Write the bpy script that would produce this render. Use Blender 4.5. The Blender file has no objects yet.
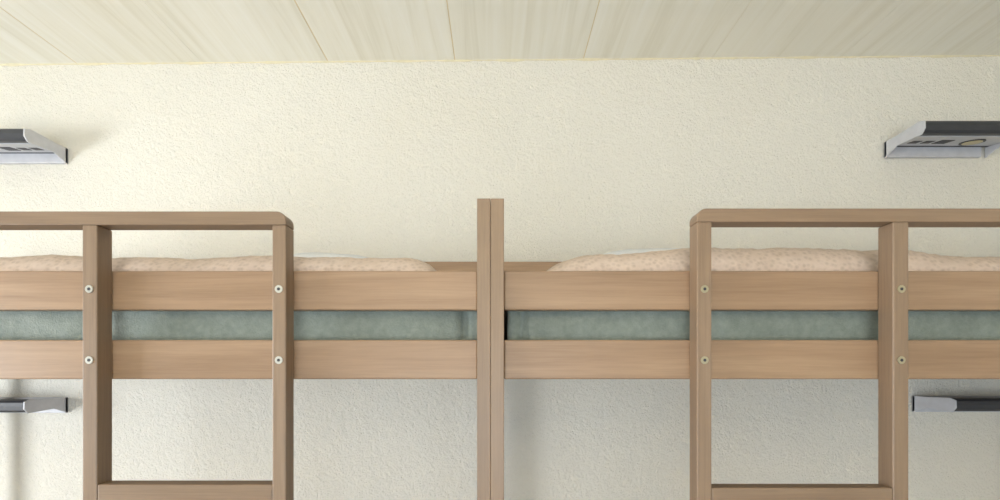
import bpy, bmesh, math, random
from mathutils import Vector, noise
random.seed(4)
S = bpy.context.scene
S.view_settings.view_transform = 'Standard'
S.view_settings.look = 'None'
CZ = 1.5           # camera height
F = 450.0          # focal length in px (of 1000)
CX, CY = 497.0, 371.0

# ------------------------------------------------------------------ materials
def new_mat(name):
    m = bpy.data.materials.new(name); m.use_nodes = True
    nt = m.node_tree
    b = nt.nodes['Principled BSDF']
    return m, nt, b
def srgb(r, g, b):
    f = lambda c: (c/255/12.92) if c/255 <= 0.04045 else ((c/255+0.055)/1.055)**2.4
    return (f(r), f(g), f(b), 1)
def N(nt, t, **kw):
    n = nt.nodes.new(t)
    for k, v in kw.items(): setattr(n, k, v)
    return n
def coords(nt, scale=(1,1,1), rand=True):
    tc = N(nt, 'ShaderNodeTexCoord')
    mp = N(nt, 'ShaderNodeMapping'); mp.inputs['Scale'].default_value = scale
    nt.links.new(tc.outputs['Object'], mp.inputs['Vector'])
    if rand:
        oi = N(nt, 'ShaderNodeObjectInfo')
        mu = N(nt, 'ShaderNodeMath', operation='MULTIPLY'); mu.inputs[1].default_value = 37.0
        nt.links.new(oi.outputs['Random'], mu.inputs[0])
        cb = N(nt, 'ShaderNodeCombineXYZ')
        for i in range(3): nt.links.new(mu.outputs[0], cb.inputs[i])
        nt.links.new(cb.outputs[0], mp.inputs['Location'])
    return mp.outputs[0]
def ramp(nt, fac, stops):
    r = N(nt, 'ShaderNodeValToRGB')
    e = r.color_ramp.elements
    while len(e) < len(stops): e.new(0.5)
    for el, (p, c) in zip(e, stops): el.position = p; el.color = c
    nt.links.new(fac, r.inputs[0]); return r.outputs[0]
def tex(nt, vec, scale, detail=4, rough=0.5, dist=0):
    n = N(nt, 'ShaderNodeTexNoise'); n.inputs['Scale'].default_value = scale
    n.inputs['Detail'].default_value = detail; n.inputs['Roughness'].default_value = rough
    n.inputs['Distortion'].default_value = dist
    nt.links.new(vec, n.inputs['Vector']); return n.outputs['Fac']
def bump(nt, b, h, strength, dist):
    bp = N(nt, 'ShaderNodeBump'); bp.inputs['Strength'].default_value = strength
    bp.inputs['Distance'].default_value = dist
    nt.links.new(h, bp.inputs['Height']); nt.links.new(bp.outputs[0], b.inputs['Normal'])
def mixc(nt, fac, a, b, mode='MIX'):
    m = N(nt, 'ShaderNodeMix', data_type='RGBA', blend_type=mode)
    if hasattr(fac, 'links') or hasattr(fac, 'is_linked'): nt.links.new(fac, m.inputs[0])
    else: m.inputs[0].default_value = fac
    for s, v in ((6, a), (7, b)):
        if isinstance(v, tuple): m.inputs[s].default_value = v
        else: nt.links.new(v, m.inputs[s])
    return m.outputs[2]

def wood(name, axis, dark, mid, light):
    m, nt, b = new_mat(name)
    sc = [26, 26, 26]; sc[axis] = 1.3
    v = coords(nt, tuple(sc))
    g = tex(nt, v, 1.0, 5, 0.6, 0.6)
    c1 = ramp(nt, g, [(0.25, dark), (0.5, mid), (0.75, light)])
    sc2 = [260, 260, 260]; sc2[axis] = 9
    v2 = coords(nt, tuple(sc2))
    g2 = tex(nt, v2, 1.0, 3, 0.6)
    c2 = ramp(nt, g2, [(0.35, (0.86, 0.85, 0.84, 1)), (0.6, (1.03, 1.03, 1.03, 1))])
    c = mixc(nt, 0.6, c1, c2, 'MULTIPLY')
    oi = N(nt, 'ShaderNodeObjectInfo')
    tint = ramp(nt, oi.outputs['Random'], [(0.0, (0.92, 0.91, 0.89, 1)), (1.0, (1.05, 1.04, 1.02, 1))])
    c = mixc(nt, 1.0, c, tint, 'MULTIPLY')
    nt.links.new(c, b.inputs['Base Color'])
    b.inputs['Roughness'].default_value = 0.42
    bump(nt, b, g2, 0.1, 0.001)
    return m
W_DK, W_MD, W_LT = srgb(146,118,92), srgb(162,133,106), srgb(174,146,118)
WOOD_X = wood('beech_x', 0, W_DK, W_MD, W_LT)
WOOD_Y = wood('beech_y', 1, W_DK, W_MD, W_LT)
V_DK, V_MD, V_LT = srgb(126,103,83), srgb(141,118,96), srgb(152,129,107)
WOOD_Z = wood('beech_z', 2, V_DK, V_MD, V_LT)
WOOD_XL = wood('beech_bar', 0, V_DK, V_MD, V_LT)

def wall_mat():
    m, nt, b = new_mat('roughcast_plaster')
    v = coords(nt, rand=False)
    n1 = tex(nt, v, 125, 4, 0.65, 0.4)
    n2 = tex(nt, v, 1.4, 3, 0.5)
    n3 = tex(nt, v, 44, 3, 0.6)
    c = ramp(nt, n2, [(0.3, srgb(234,230,218)), (0.7, srgb(238,235,225))])
    nt.links.new(c, b.inputs['Base Color'])
    b.inputs['Roughness'].default_value = 0.75
    ad = N(nt, 'ShaderNodeMath', operation='ADD')
    nt.links.new(n1, ad.inputs[0]); nt.links.new(n3, ad.inputs[1])
    bump(nt, b, ad.outputs[0], 0.95, 0.0078)
    return m
WALL = wall_mat()
def ceil_mat():
    m, nt, b = new_mat('painted_board')
    v = coords(nt, (22, 1.0, 22), rand=False)
    g = tex(nt, v, 1.0, 5, 0.6, 0.8)
    v2 = coords(nt, (1.5, 0.6, 1), rand=False)
    g2 = tex(nt, v2, 1.5, 3)
    c1 = ramp(nt, g, [(0.3, srgb(229,225,209)), (0.5, srgb(239,236,223)), (0.7, srgb(243,241,231))])
    c2 = ramp(nt, g2, [(0.3, (0.94, 0.93, 0.905, 1)), (0.7, (1, 1, 1, 1))])
    nt.links.new(mixc(nt, 1.0, c1, c2, 'MULTIPLY'), b.inputs['Base Color'])
    b.inputs['Roughness'].default_value = 0.5
    bump(nt, b, g, 0.15, 0.002)
    return m
CEIL = ceil_mat()
def plain(name, col, rough=0.5, metal=0.0, nscale=30, namt=0.06, bstr=0.05):
    m, nt, b = new_mat(name)
    v = coords(nt)
    g = tex(nt, v, nscale, 3)
    lo = tuple(c*(1-namt) for c in col[:3])+(1,); hi = tuple(min(1, c*(1+namt)) for c in col[:3])+(1,)
    nt.links.new(ramp(nt, g, [(0.3, lo), (0.7, hi)]), b.inputs['Base Color'])
    b.inputs['Roughness'].default_value = rough; b.inputs['Metallic'].default_value = metal
    if bstr: bump(nt, b, g, bstr, 0.001)
    return m
SEAM = plain('aged_joint', srgb(226,210,172), 0.8)
CAULK = plain('yellowed_caulk', srgb(222,213,182), 0.8)
FLOOR = wood('floor_boards', 1, srgb(120,112,106), srgb(150,144,137), srgb(170,164,156))
DARKP = plain('anthracite_plastic', srgb(52,54,60), 0.45)
GREYP = plain('light_grey_metal', srgb(200,201,206), 0.4)
BLACK = plain('socket_black', srgb(55,55,60), 0.5)
LENS = plain('lamp_lens', srgb(205,190,140), 0.3)
NICKEL = plain('nickel', srgb(205,205,198), 0.3, 0.6)
BRASS = plain('dull_zinc', srgb(180,172,145), 0.35, 0.7)
WHITEP = plain('white_lacquer', srgb(235,235,232), 0.4)
def fabric(name, col, col2, fine, bstr, dimple=False, cs=40):
    m, nt, b = new_mat(name)
    v = coords(nt)
    g = tex(nt, v, cs, 5, 0.65)
    c = ramp(nt, g, [(0.35, col), (0.65, col2)])
    nt.links.new(c, b.inputs['Base Color'])
    b.inputs['Roughness'].default_value = 0.95
    if dimple:
        vo = N(nt, 'ShaderNodeTexVoronoi'); vo.inputs['Scale'].default_value = fine
        nt.links.new(v, vo.inputs['Vector'])
        d = vo.outputs['Distance']
        c3 = ramp(nt, d, [(0.15, (0.86, 0.845, 0.83, 1)), (0.55, (1.03, 1.03, 1.03, 1))])
        nt.links.new(mixc(nt, 1.0, c, c3, 'MULTIPLY'), b.inputs['Base Color'])
        bump(nt, b, d, bstr, 0.003)
    else:
        bump(nt, b, tex(nt, v, fine, 3), bstr, 0.003)
    return m
MATT = fabric('sage_mattress_cover', srgb(118,127,119), srgb(132,141,132), 260, 0.5, cs=70)
MATT.node_tree.nodes['Principled BSDF'].inputs['Roughness'].default_value = 0.6
QUILT = fabric('beige_quilt', srgb(202,182,165), srgb(211,192,176), 90, 0.4, True)
SHEET = fabric('white_cotton', srgb(214,216,218), srgb(224,225,226), 90, 0.3)

# ------------------------------------------------------------------ geometry helpers
def obj_from_bm(name, bm, mats, parent=None, smooth=False, bevel=0, seg=2):
    me = bpy.data.meshes.new(name); bm.normal_update(); bm.to_mesh(me); bm.free()
    for m in (mats if isinstance(mats, (list, tuple)) else [mats]): me.materials.append(m)
    o = bpy.data.objects.new(name, me); S.collection.objects.link(o)
    if parent: o.parent = parent
    if smooth:
        for p in me.polygons: p.use_smooth = True
    if bevel:
        md = o.modifiers.new('bevel', 'BEVEL'); md.width = bevel; md.segments = seg
        md.limit_method = 'ANGLE'; md.angle_limit = math.radians(40)
    return o
def add_box(bm, x0, x1, y0, y1, z0, z1, mi=0):
    vs = [bm.verts.new(p) for p in ((x0,y0,z0),(x1,y0,z0),(x1,y1,z0),(x0,y1,z0),(x0,y0,z1),(x1,y0,z1),(x1,y1,z1),(x0,y1,z1))]
    for f in ((0,3,2,1),(4,5,6,7),(0,1,5,4),(1,2,6,5),(2,3,7,6),(3,0,4,7)):
        fc = bm.faces.new([vs[i] for i in f]); fc.material_index = mi
def box(name, x0, x1, y0, y1, z0, z1, mat, parent=None, bevel=0.0025):
    """z relative to the camera height"""
    bm = bmesh.new(); add_box(bm, x0, x1, y0, y1, z0+CZ, z1+CZ)
    return obj_from_bm(name, bm, mat, parent, bevel=bevel)
def empty(name):
    o = bpy.data.objects.new(name, None); S.collection.objects.link(o); o.empty_display_size = 0.1
    return o
def prism_y(bm, pts, y0, y1, mi=0):     # pts (x,z) extruded along y
    a = [bm.verts.new((x, y0, z)) for x, z in pts]; b = [bm.verts.new((x, y1, z)) for x, z in pts]
    n = len(pts)
    bm.faces.new(a).material_index = mi; bm.faces.new(b[::-1]).material_index = mi
    for i in range(n): bm.faces.new([a[i], b[i], b[(i+1)%n], a[(i+1)%n]]).material_index = mi
def prism_x(bm, pts, x0, x1, mi=0):     # pts (y,z) extruded along x
    a = [bm.verts.new((x0, y, z)) for y, z in pts]; b = [bm.verts.new((x1, y, z)) for y, z in pts]
    n = len(pts)
    bm.faces.new(a).material_index = mi; bm.faces.new(b[::-1]).material_index = mi
    for i in range(n): bm.faces.new([a[i], b[i], b[(i+1)%n], a[(i+1)%n]]).material_index = mi
def fix(bm): bmesh.ops.recalc_face_normals(bm, faces=bm.faces[:])

def soft_box(name, x0, x1, y0, y1, z0, z1, r, step, mat, parent=None, disp=None):
    """rounded, finely gridded box; disp(p, n)->p"""
    def lin(a, b): 
        n = max(2, int(math.ceil((b-a)/step))); return [a+(b-a)*i/n for i in range(n+1)]
    X, Y, Z = lin(x0, x1), lin(y0, y1), lin(z0, z1)
    bm = bmesh.new(); cache = {}
    def V(i, j, k):
        key = (i, j, k)
        if key in cache: return cache[key]
        p = Vector((X[i], Y[j], Z[k]))
        c = Vector((min(max(p.x, x0+r), x1-r), min(max(p.y, y0+r), y1-r), min(max(p.z, z0+r), z1-r)))
        d = p-c
        if d.length > 1e-9: nrm = d.normalized(); p = c+nrm*r
        else: nrm = Vector((0,0,1))
        if disp: p = disp(p, nrm)
        cache[key] = bm.verts.new((p.x, p.y, p.z+CZ)); return cache[key]
    nx, ny, nz = len(X)-1, len(Y)-1, len(Z)-1
    for i in range(nx):
        for j in range(ny):
            bm.faces.new([V(i,j,nz),V(i+1,j,nz),V(i+1,j+1,nz),V(i,j+1,nz)])
            bm.faces.new([V(i,j,0),V(i,j+1,0),V(i+1,j+1,0),V(i+1,j,0)])
        for k in range(nz):
            bm.faces.new([V(i,0,k),V(i+1,0,k),V(i+1,0,k+1),V(i,0,k+1)])
            bm.faces.new([V(i,ny,k),V(i,ny,k+1),V(i+1,ny,k+1),V(i+1,ny,k)])
    for j in range(ny):
        for k in range(nz):
            bm.faces.new([V(0,j,k),V(0,j,k+1),V(0,j+1,k+1),V(0,j+1,k)])
            bm.faces.new([V(nx,j,k),V(nx,j+1,k),V(nx,j+1,k+1),V(nx,j,k+1)])
    return obj_from_bm(name, bm, mat, parent, smooth=True)

# ------------------------------------------------------------------ room shell
XL, RX, RB, RT = -3.8, 2.75, -2.9, 1.305      # left wall x, right wall x, rear wall y, ceiling rel camera
WY = lambda x: 1.889-0.0131*x           # wall behind the beds runs very slightly out of square
bm = bmesh.new()
pts = [(XL-0.1, WY(XL-0.1)), (RX+0.1, WY(RX+0.1)), (RX+0.1, 2.05), (XL-0.1, 2.05)]
a = [bm.verts.new((x, y, -0.05)) for x, y in pts]; b = [bm.verts.new((x, y, CZ+RT+0.01)) for x, y in pts]
bm.faces.new(a[::-1]); bm.faces.new(b)
for i in range(4): bm.faces.new([a[i], a[(i+1)%4], b[(i+1)%4], b[i]])
fix(bm); obj_from_bm('wall_front', bm, WALL)
# left wall with window opening
LW = (-1.0, 0.5, 0.7, 1.75)
bm = bmesh.new(); T = CZ+RT
add_box(bm, XL-0.12, XL, RB-0.1, LW[0], -0.05, T); add_box(bm, XL-0.12, XL, LW[1], 1.93, -0.05, T)
add_box(bm, XL-0.12, XL, LW[0], LW[1], -0.05, LW[2]); add_box(bm, XL-0.12, XL, LW[0], LW[1], LW[3], T)
obj_from_bm('wall_left', bm, WALL)
bm = bmesh.new(); add_box(bm, RX, RX+0.12, RB-0.1, 1.94, -0.05, T); obj_from_bm('wall_right', bm, WALL)
bm = bmesh.new()
add_box(bm, XL, -1.6, RB-0.12, RB, -0.05, T); add_box(bm, 1.2, RX, RB-0.12, RB, -0.05, T)
add_box(bm, -1.6, 1.2, RB-0.12, RB, -0.05, 0.2); add_box(bm, -1.6, 1.2, RB-0.12, RB, 1.6, T)
obj_from_bm('wall_back', bm, WALL)
bm = bmesh.new(); add_box(bm, XL-0.12, RX+0.12, RB-0.12, 2.05, -0.1, 0); obj_from_bm('floor', bm, FLOOR)
# window frames
def win(name, horizontal, c, a0, a1, z0, z1):
    bm = bmesh.new(); t = 0.05
    def bb(u0, u1, w0, w1):
        if horizontal: add_box(bm, u0, u1, c-0.03, c+0.03, w0, w1)
        else: add_box(bm, c-0.03, c+0.03, u0, u1, w0, w1)
    bb(a0, a1, z0, z0+t); bb(a0, a1, z1-t, z1); bb(a0, a0+t, z0+t, z1-t); bb(a1-t, a1, z0+t, z1-t)
    mid = (a0+a1)/2; bb(mid-t/2, mid+t/2, z0+t, z1-t)
    obj_from_bm(name, bm, WHITEP, bevel=0.004)
win('window_1', False, XL-0.06, *LW)
win('window_2', True, RB-0.06, -1.6, 1.2, 0.2, 1.6)
# ceiling boards + joints
bm = bmesh.new()
js = [(-3.391, .001), (-2.855, .001), (-2.319, .001), (-1.783, .005), (-1.248, .001), (-0.713, .005), (-0.177, .004), (0.361, .004), (0.897, .0013), (1.433, .0013), (1.969, .0013), (2.505, .0013)]
edges = [XL-0.12]; 
for x, g in js: edges += [x-g/2, x+g/2]
edges.append(RX+0.12)
for i in range(0, len(edges), 2):
    add_box(bm, edges[i], edges[i+1], RB-0.12, 2.05, CZ+RT, CZ+RT+0.02, 0)
add_box(bm, XL-0.12, RX+0.12, RB-0.12, 2.05, CZ+RT+0.0012, CZ+RT+0.06, 1)
obj_from_bm('ceiling', bm, [CEIL, SEAM])
# uneven yellowed filler in the wall / ceiling corner
bm = bmesh.new(); n = 560; prev = None
for i in range(n+1):
    x = XL+(RX-XL)*i/n
    h = 0.003+0.006*max(0, noise.noise(Vector((x*9, 0, 0)))+0.2)+0.003*noise.noise(Vector((x*45, 3, 0)))
    h = max(h, 0.0018)
    y = WY(x)
    cur = [bm.verts.new((x, y+0.003, CZ+RT-h)), bm.verts.new((x, y-0.002, CZ+RT-h)), bm.verts.new((x, y-h, CZ+RT+0.001)), bm.verts.new((x, y+0.003, CZ+RT+0.001))]
    if prev:
        for k in range(4): bm.faces.new([prev[k], prev[(k+1)%4], cur[(k+1)%4], cur[k]])
    prev = cur
fix(bm); obj_from_bm('trim_1', bm, CAULK)

# ------------------------------------------------------------------ bunk beds
RF, RBK = 0.95, 0.972     # rail front / back planes
DROP = 1.055
def bunk(sign, name):
    e = empty(name)
    # inner post (at the middle of the picture), outer post
    if sign < 0: xi0, xi1 = -0.0413, -0.0136; xo0, xo1 = -2.14, -2.11
    else:        xi0, xi1 = -0.0132, 0.0145; xo0, xo1 = 2.11, 2.14
    zt = 0.357
    for nm, p0, p1 in (('post_inner', xi0, xi1), ('post_outer', xo0, xo1)):
        box(nm+'_near', p0, p1, 0.930, 0.985, -CZ, zt, WOOD_Z, e, 0.0012 if nm == 'post_inner' else 0.003)
        box(nm+'_far', p0, p1, 1.79, 1.84, -CZ, 0.40, WOOD_Z, e, 0.003)
    xa, xb = (xo1, xi0) if sign < 0 else (xi1, xo0)
    for lvl, dz in (('upper', 0), ('lower', -DROP)):
        box(lvl+'_guard_rail', xa, xb, RF, RBK, 0.129+dz, 0.2115+dz, WOOD_X, e, 0.003)
        box(lvl+'_side_rail', xa, xb, RF, RBK, -0.0172+dz, 0.0656+dz, WOOD_X, e, 0.003)
        top = 0.438 if dz == 0 else 0.30
        box(lvl+'_back_guard', xa, xb, 1.80, 1.822, top-0.09+dz, top+dz, WOOD_X, e, 0.003)
        box(lvl+'_back_rail', xa, xb, 1.80, 1.822, -0.0172+dz, 0.0656+dz, WOOD_X, e, 0.003)
        for s, (p0, p1) in (('inner', (xi0, xi1)), ('outer', (xo0, xo1))):
            box(lvl+'_end_board_'+s, p0+0.004, p1-0.004, 0.985, 1.79, -0.01+dz, 0.21+dz, WOOD_Y, e, 0.003)
        bm = bmesh.new()
        n = 15
        for i in range(n):
            x = xa+0.05+(xb-xa-0.1)*(i+0.5)/n
            add_box(bm, x-0.035, x+0.035, RBK, 1.80, CZ+0.0+dz, CZ+0.014+dz)
        obj_from_bm(lvl+'_slats', bm, WOOD_Y, e, bevel=0.002)
    return e, xa, xb
bunk(-1, 'bunk_bed'); bunk(1, 'bunk_bed')

def ladder(pa, pb, side, ztop, zr, name, screw):
    """pa, pb : (x0,x1) of the posts, side -1: grab bar runs on to the left"""
    e = empty(name)
    y0, y1 = 0.912, 0.9495
    bt = 0.0275
    inner = max(pa[1], pb[1]) if side < 0 else min(pa[0], pb[0])
    outer = -1.36 if side < 0 else 1.36
    # grab bar with a rounded corner at both ends
    L, R = min(inner, outer), max(inner, outer)
    r = 0.020; z0 = ztop-bt; pts = [(L, z0), (R, z0)]
    for k in range(9):
        t = k/8*math.pi/2; pts.append((R-r+r*math.cos(t), ztop-r+r*math.sin(t)))
    for k in range(9):
        t = math.pi/2+k/8*math.pi/2; pts.append((L+r+r*math.cos(t), ztop-r+r*math.sin(t)))
    bm = bmesh.new(); prism_y(bm, [(x, z+CZ) for x, z in pts], y0, y1); fix(bm)
    obj_from_bm('grab_bar', bm, WOOD_XL, e, bevel=0.0018)
    for i, (a, b) in enumerate((pa, pb)):
        box('stile_%d' % (i+1), a, b, y0, y1, -CZ, z0-0.0003, WOOD_Z, e, 0.0025)
    oa = (-1.36, -1.33) if side < 0 else (1.33, 1.36)
    box('bar_support', oa[0], oa[1], y0, y1, -0.03, z0-0.0003, WOOD_Z, e, 0.0025)
    z = zr; i = 1
    while z > -1.35:
        box('rung_%d' % i, pa[1], pb[0], y0+0.0005, y1-0.001, z-0.04, z, WOOD_XL, e, 0.003)
        z -= 0.272; i += 1
    # bolts
    bm = bmesh.new()
    for (a, b) in (pa, pb):
        for zz in (0.166, 0.022, 0.166-DROP, 0.022-DROP):
            cx = (a+b)/2
            def disc(rad, ya, yb, n, mi, rot=0):
                A = [bm.verts.new((cx+rad*math.cos(rot+2*math.pi*k/n), ya, CZ+zz+rad*math.sin(rot+2*math.pi*k/n))) for k in range(n)]
                B = [bm.verts.new((v.co.x, yb, v.co.z)) for v in A]
                bm.faces.new(A).material_index = mi
                for k in range(n): bm.faces.new([A[k], B[k], B[(k+1)%n], A[(k+1)%n]]).material_index = mi
            disc(0.0078, y0-0.0016, y0+0.002, 24, 0)
            disc(0.0034, y0-0.0020, y0, 6, 1)
    fix(bm); obj_from_bm('bolts', bm, [screw, BLACK], e)
ladder((-0.841, -0.811), (-0.456, -0.428), -1, 0.324, -0.230, 'bunk_ladder', NICKEL)
ladder((0.4055, 0.4355), (0.803, 0.835), 1, 0.330, -0.237, 'bunk_ladder', BRASS)

# ------------------------------------------------------------------ bedding
def mattress(x0, x1, dz, seed):
    def disp(p, n):
        q = p.copy()
        e = min(abs(p.x-x0), abs(p.x-x1))
        amp = 0.005+0.009*math.exp(-e/0.09)
        s = noise.noise(Vector((p.x*7+seed, p.y*9, p.z*14)))
        s2 = noise.noise(Vector((p.x*34+seed, p.y*22, p.z*16)))
        if n.z > 0.99: return q+Vector((0, 0, 0.003*s))
        q += n*(amp*s+0.5*amp*s2-0.15*amp)
        # tucked fold in the cover near the ends
        ef = e-0.034-0.02*(p.z-dz-0.1)-0.008*s
        q.y += 0.014*math.exp(-(ef/0.007)**2) if p.y < 1.03 else 0
        q.z = min(max(q.z, 0.0165+dz), 0.197+dz); q.y = max(q.y, 0.976)
        if x1 < 0:
            q.x = min(q.x, -0.0385)
            if p.x > x1-0.012: q.x = max(q.x, p.x-0.001)
        else:
            q.x = max(q.x, 0.0125)
            if p.x < x0+0.012: q.x = min(q.x, p.x+0.001)
        return q
    soft_box('mattress', x0, x1, 0.987, 1.785, 0.0185+dz, 0.195+dz, 0.009, 0.009, MATT, disp=disp)
mattress(-2.05, -0.042, 0, 1.0); mattress(0.022, 2.05, 0, 7.0)
mattress(-2.05, -0.042, -DROP, 11.0); mattress(0.022, 2.05, -DROP, 17.0)

def interp(tab, x):
    if x <= tab[0][0]: return tab[0][1]
    for (a, va), (b, vb) in zip(tab, tab[1:]):
        if x <= b:
            t = (x-a)/(b-a); t = t*t*(3-2*t); return va+(vb-va)*t
    return tab[-1][1]
def quilt(x0, x1, hmap, dz, seed, name='quilt'):
    """quilt lying on the mattress, z of its crest given by hmap(x)"""
    nx, ny = int((x1-x0)/0.014), 60
    y0, y1 = 0.978, 1.77
    bm = bmesh.new(); rows = []
    zb = 0.2005
    for i in range(nx+1):
        x = x0+(x1-x0)*i/nx; row = []
        ex = min(1, min(x-x0, x1-x)/0.10); ex = math.sqrt(max(0, 1-(1-ex)**2))
        for j in range(ny+1):
            v = j/ny; y = y0+0.006+(y1-y0-0.006)*v
            ey = min(1, (y-y0)/0.085); ey = math.sqrt(max(0, 1-(1-ey)**2))
            eb = min(1, (y1-y)/0.06); eb = math.sqrt(max(0, 1-(1-eb)**2))
            h = interp(hmap, x)-zb
            w = 0.006*noise.noise(Vector((x*7+seed, y*7, 0)))+0.003*noise.noise(Vector((x*25+seed, y*25, 2)))
            # quilting dimples
            w += 0.0012*math.sin(x*210)*math.sin(y*210)
            z = zb+(h+w)*ex*ey*eb
            row.append(bm.verts.new((x, y, CZ+z+dz)))
        rows.append(row)
    for i in range(nx):
        for j in range(ny): bm.faces.new([rows[i][j], rows[i+1][j], rows[i+1][j+1], rows[i][j+1]])
    # closed underside
    low = [[bm.verts.new((r[j].co.x, r[j].co.y, CZ+zb-0.001+dz)) for j in (0, ny)] for r in rows]
    for i in range(nx):
        bm.faces.new([rows[i][0], low[i][0], low[i+1][0], rows[i+1][0]])
        bm.faces.new([rows[i][ny], rows[i+1][ny], low[i+1][1], low[i][1]])
        bm.faces.new([low[i][0], low[i][1], low[i+1][1], low[i+1][0]])
    fix(bm)
    return obj_from_bm(name, bm, QUILT, smooth=True)
DC = 1.10
zz = lambda y: (CY-y)*DC/F
xx = lambda px: (px-CX)*DC/F
quilt(-1.95, xx(445), [(-1.95, zz(263)), (xx(0), zz(261.5)), (xx(60), zz(261)), (xx(130), zz(263)), (xx(300), zz(262)), (xx(400), zz(262.5)), (xx(445), zz(262))], 0, 0.3)
quilt(xx(536), 1.95, [(xx(536), zz(267)), (xx(600), zz(259)), (xx(640), zz(256)), (xx(700), zz(254)), (xx(760), zz(253)), (xx(860), zz(256)), (xx(950), zz(261.5)), (xx(1000), zz(263.5)), (1.95, zz(264))], 0, 5.3)
quilt(-1.95, -0.12, [(-2, 0.27), (0, 0.27)], -DROP, 2.3)
quilt(0.12, 1.95, [(0, 0.27), (2, 0.27)], -DROP, 8.3)
def pillow(cx, cy, sx, sy, zb, h, name='pillow', seed=0):
    bm = bmesh.new(); n = 40; top = []; bot = []
    for i in range(n+1):
        rt, rb = [], []
        for j in range(n+1):
            u, v = -1+2*i/n, -1+2*j/n
            e = (max(0, 1-abs(u)**2.6)*max(0, 1-abs(v)**2.6))**0.45
            pin = 1-0.06*(abs(u*v))**2
            x = cx+u*sx/2*pin; y = cy+v*sy/2*pin
            w = 0.006*noise.noise(Vector((x*14+seed, y*14, 0)))
            rt.append(bm.verts.new((x, y, CZ+zb+h*0.35+(h*0.65+w)*e)))
            edge = i in (0, n) or j in (0, n)
            rb.append(rt[-1] if edge else bm.verts.new((x, y, CZ+zb+h*0.35*(1-e))))
        top.append(rt); bot.append(rb)
    for i in range(n):
        for j in range(n):
            bm.faces.new([top[i][j], top[i+1][j], top[i+1][j+1], top[i][j+1]])
            bm.faces.new([bot[i][j], bot[i][j+1], bot[i+1][j+1], bot[i+1][j]])
    fix(bm); obj_from_bm(name, bm, SHEET, smooth=True)
pillow(-0.515, 1.45, 0.32, 0.34, 0.277, 0.084, seed=2)
pillow(0.49, 1.45, 0.42, 0.36, 0.29, 0.082, seed=5)

# ------------------------------------------------------------------ wall shelves with reading lamp
def shelf(xa, xb, yw, zo, side, name):
    """xa..xb extent, yw wall plane, zo height of the plate bottom (rel. camera); side = which end is seen (+1 right end)"""
    e = empty(name)
    yf = yw-0.176
    box('wall_plate', xa, xb-0.0 if side > 0 else xb-0.03, yw-0.014, yw, zo, zo+0.066, GREYP, e, 0.002)
    # tray : thin curved shell with rolled front lip
    P = [(yw-0.010, 0.040), (yw-0.060, 0.036), (yw-0.120, 0.028), (yf+0.030, 0.018), (yf+0.012, 0.016), (yf+0.003, 0.024),
         (yf, 0.040), (yf+0.002, 0.054), (yf+0.010, 0.063), (yf+0.024, 0.064), (yf+0.034, 0.058), (yw-0.10, 0.056), (yw-0.010, 0.058)]
    bm = bmesh.new(); prism_x(bm, [(y, CZ+zo+z) for y, z in P], xa+0.006, xb-0.006); fix(bm)
    obj_from_bm('tray', bm, DARKP, e, bevel=0.002)
    # end cheeks
    C = [(yw-0.002, 0.0), (yw-0.002, 0.066), (yw-0.06, 0.064), (yf+0.02, 0.067), (yf-0.001, 0.058), (yf-0.002, 0.030), (yf+0.012, 0.012), (yw-0.06, 0.022)]
    for i, (p, q) in enumerate(((xa, xa+0.0055), (xb-0.0055, xb))):
        bm = bmesh.new(); prism_x(bm, [(y, CZ+zo+z) for y, z in C], p, q); fix(bm)
        obj_from_bm('cheek_%d' % (i+1), bm, GREYP, e, bevel=0.001)
    # underside panel, light grey, with sockets and a round lamp
    sl = lambda y: 0.018+(y-yf-0.03)/(yw-0.06-yf-0.03)*0.017
    bm = bmesh.new()
    def under(x0, x1, y0, y1, drop, mi):
        a = [bm.verts.new((x, y, CZ+zo+sl(y)-drop)) for x, y in ((x0,y0),(x1,y0),(x1,y1),(x0,y1))]
        b = [bm.verts.new((v.co.x, v.co.y, v.co.z+0.004)) for v in a]
        bm.faces.new(a).material_index = mi; bm.faces.new(b[::-1]).material_index = mi
        for k in range(4): bm.faces.new([a[k], b[k], b[(k+1)%4], a[(k+1)%4]]).material_index = mi
    under(xa+0.012, xb-0.012, yf+0.035, yw-0.018, 0.003, 0)
    W = xb-xa
    def U(t): return xa+W*t if side < 0 else xb-W*t
    def us(t0, t1, y0, y1): 
        p, q = sorted((U(t0), U(t1))); under(p, q, y0, y1, 0.0045, 1)
    us(0.10, 0.18, yf+0.085, yw-0.060); us(0.22, 0.30, yf+0.085, yw-0.060); us(0.34, 0.46, yf+0.075, yw-0.055)
    cx, cy = U(0.68), yf+0.10
    for rad, dr, mi in ((0.038, 0.006, 1), (0.030, 0.0075, 2)):
        k = 28
        a = [bm.verts.new((cx+rad*math.cos(2*math.pi*i/k), cy+rad*math.sin(2*math.pi*i/k), 0)) for i in range(k)]
        for v in a: v.co.z = CZ+zo+sl(v.co.y)-dr
        b = [bm.verts.new((v.co.x, v.co.y, v.co.z+0.006)) for v in a]
        bm.faces.new(a).material_index = mi
        for i in range(k): bm.faces.new([a[i], b[i], b[(i+1)%k], a[(i+1)%k]]).material_index = mi
    fix(bm); obj_from_bm('socket_panel', bm, [GREYP, BLACK, LENS], e)
shelf(-2.24, -1.822, WY(-1.9)-0.001, 0.878, 1, 'wall_reading_shelf')
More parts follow.
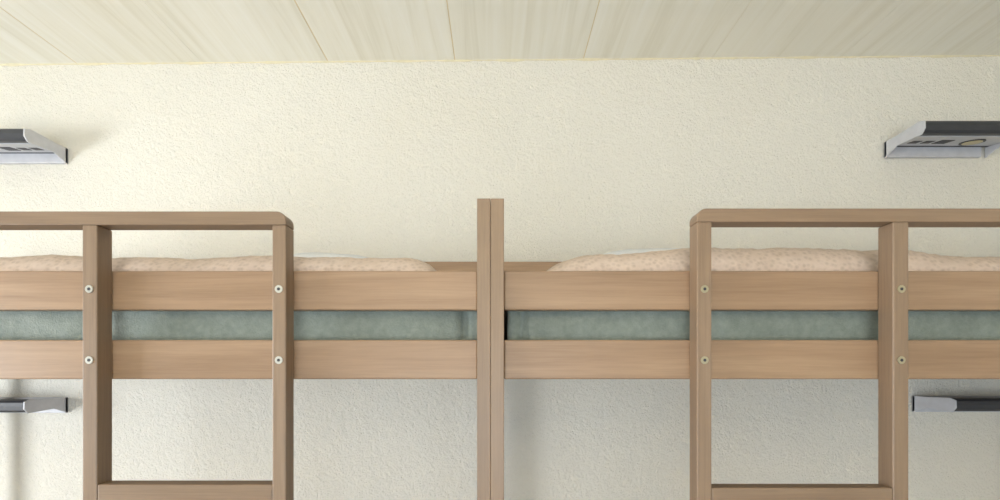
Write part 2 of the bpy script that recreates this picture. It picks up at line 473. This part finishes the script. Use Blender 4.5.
shelf(1.600, 2.02, WY(2.0)-0.001, 0.880, -1, 'wall_reading_shelf')
shelf(-2.24, -1.822, WY(-1.9)-0.001, 0.878-DROP, 1, 'wall_reading_shelf')
shelf(1.716, 2.13, WY(2.0)-0.001, 0.887-DROP, -1, 'wall_reading_shelf')

# ------------------------------------------------------------------ added housing for the warm fill light, unseen behind the camera
bm = bmesh.new()
prism_x(bm, [(RB, 2.12), (RB+0.10, 2.12), (RB+0.16, 2.24), (RB+0.148, 2.245), (RB+0.095, 2.135), (RB+0.012, 2.135), (RB+0.012, 2.245), (RB, 2.245)], -1.2, 0.8)
fix(bm); housing = obj_from_bm('warm_fill_housing', bm, WHITEP)

# ------------------------------------------------------------------ light
def area(name, loc, rot, sx, sy, power, col):
    l = bpy.data.lights.new(name, 'AREA'); l.shape = 'RECTANGLE'; l.size = sx; l.size_y = sy
    l.energy = power; l.color = col
    o = bpy.data.objects.new(name, l); o.location = loc; o.rotation_euler = rot; S.collection.objects.link(o)
area('daylight_side_window', (XL-0.02, -0.25, 1.225), (0, math.radians(-90), 0), 1.0, 1.45, 112, (0.92, 0.96, 1.0))
area('daylight_rear_window', (-0.2, RB-0.02, 0.9), (math.radians(90), 0, 0), 2.6, 1.3, 70, (0.74, 0.87, 1.0))
area('warm_fill', (-0.2, RB+0.085, 2.25), (math.radians(150), 0, 0), 1.9, 0.1, 50, (1.0, 0.85, 0.63))  # added fill light, warms the ceiling and upper wall
w = bpy.data.worlds.new('world'); S.world = w; w.use_nodes = True
w.node_tree.nodes['Background'].inputs[0].default_value = (0.75, 0.85, 1, 1)
w.node_tree.nodes['Background'].inputs[1].default_value = 0.8

# ------------------------------------------------------------------ camera
cam = bpy.data.cameras.new('camera'); co = bpy.data.objects.new('camera', cam); S.collection.objects.link(co)
cam.sensor_width = 36; cam.lens = 36*F/1000
cam.shift_x = (500-CX)/1000; cam.shift_y = (CY-250)/1000
cam.clip_start = 0.02
co.location = (0, 0, CZ); co.rotation_euler = (math.radians(90), 0, 0)
S.camera = co
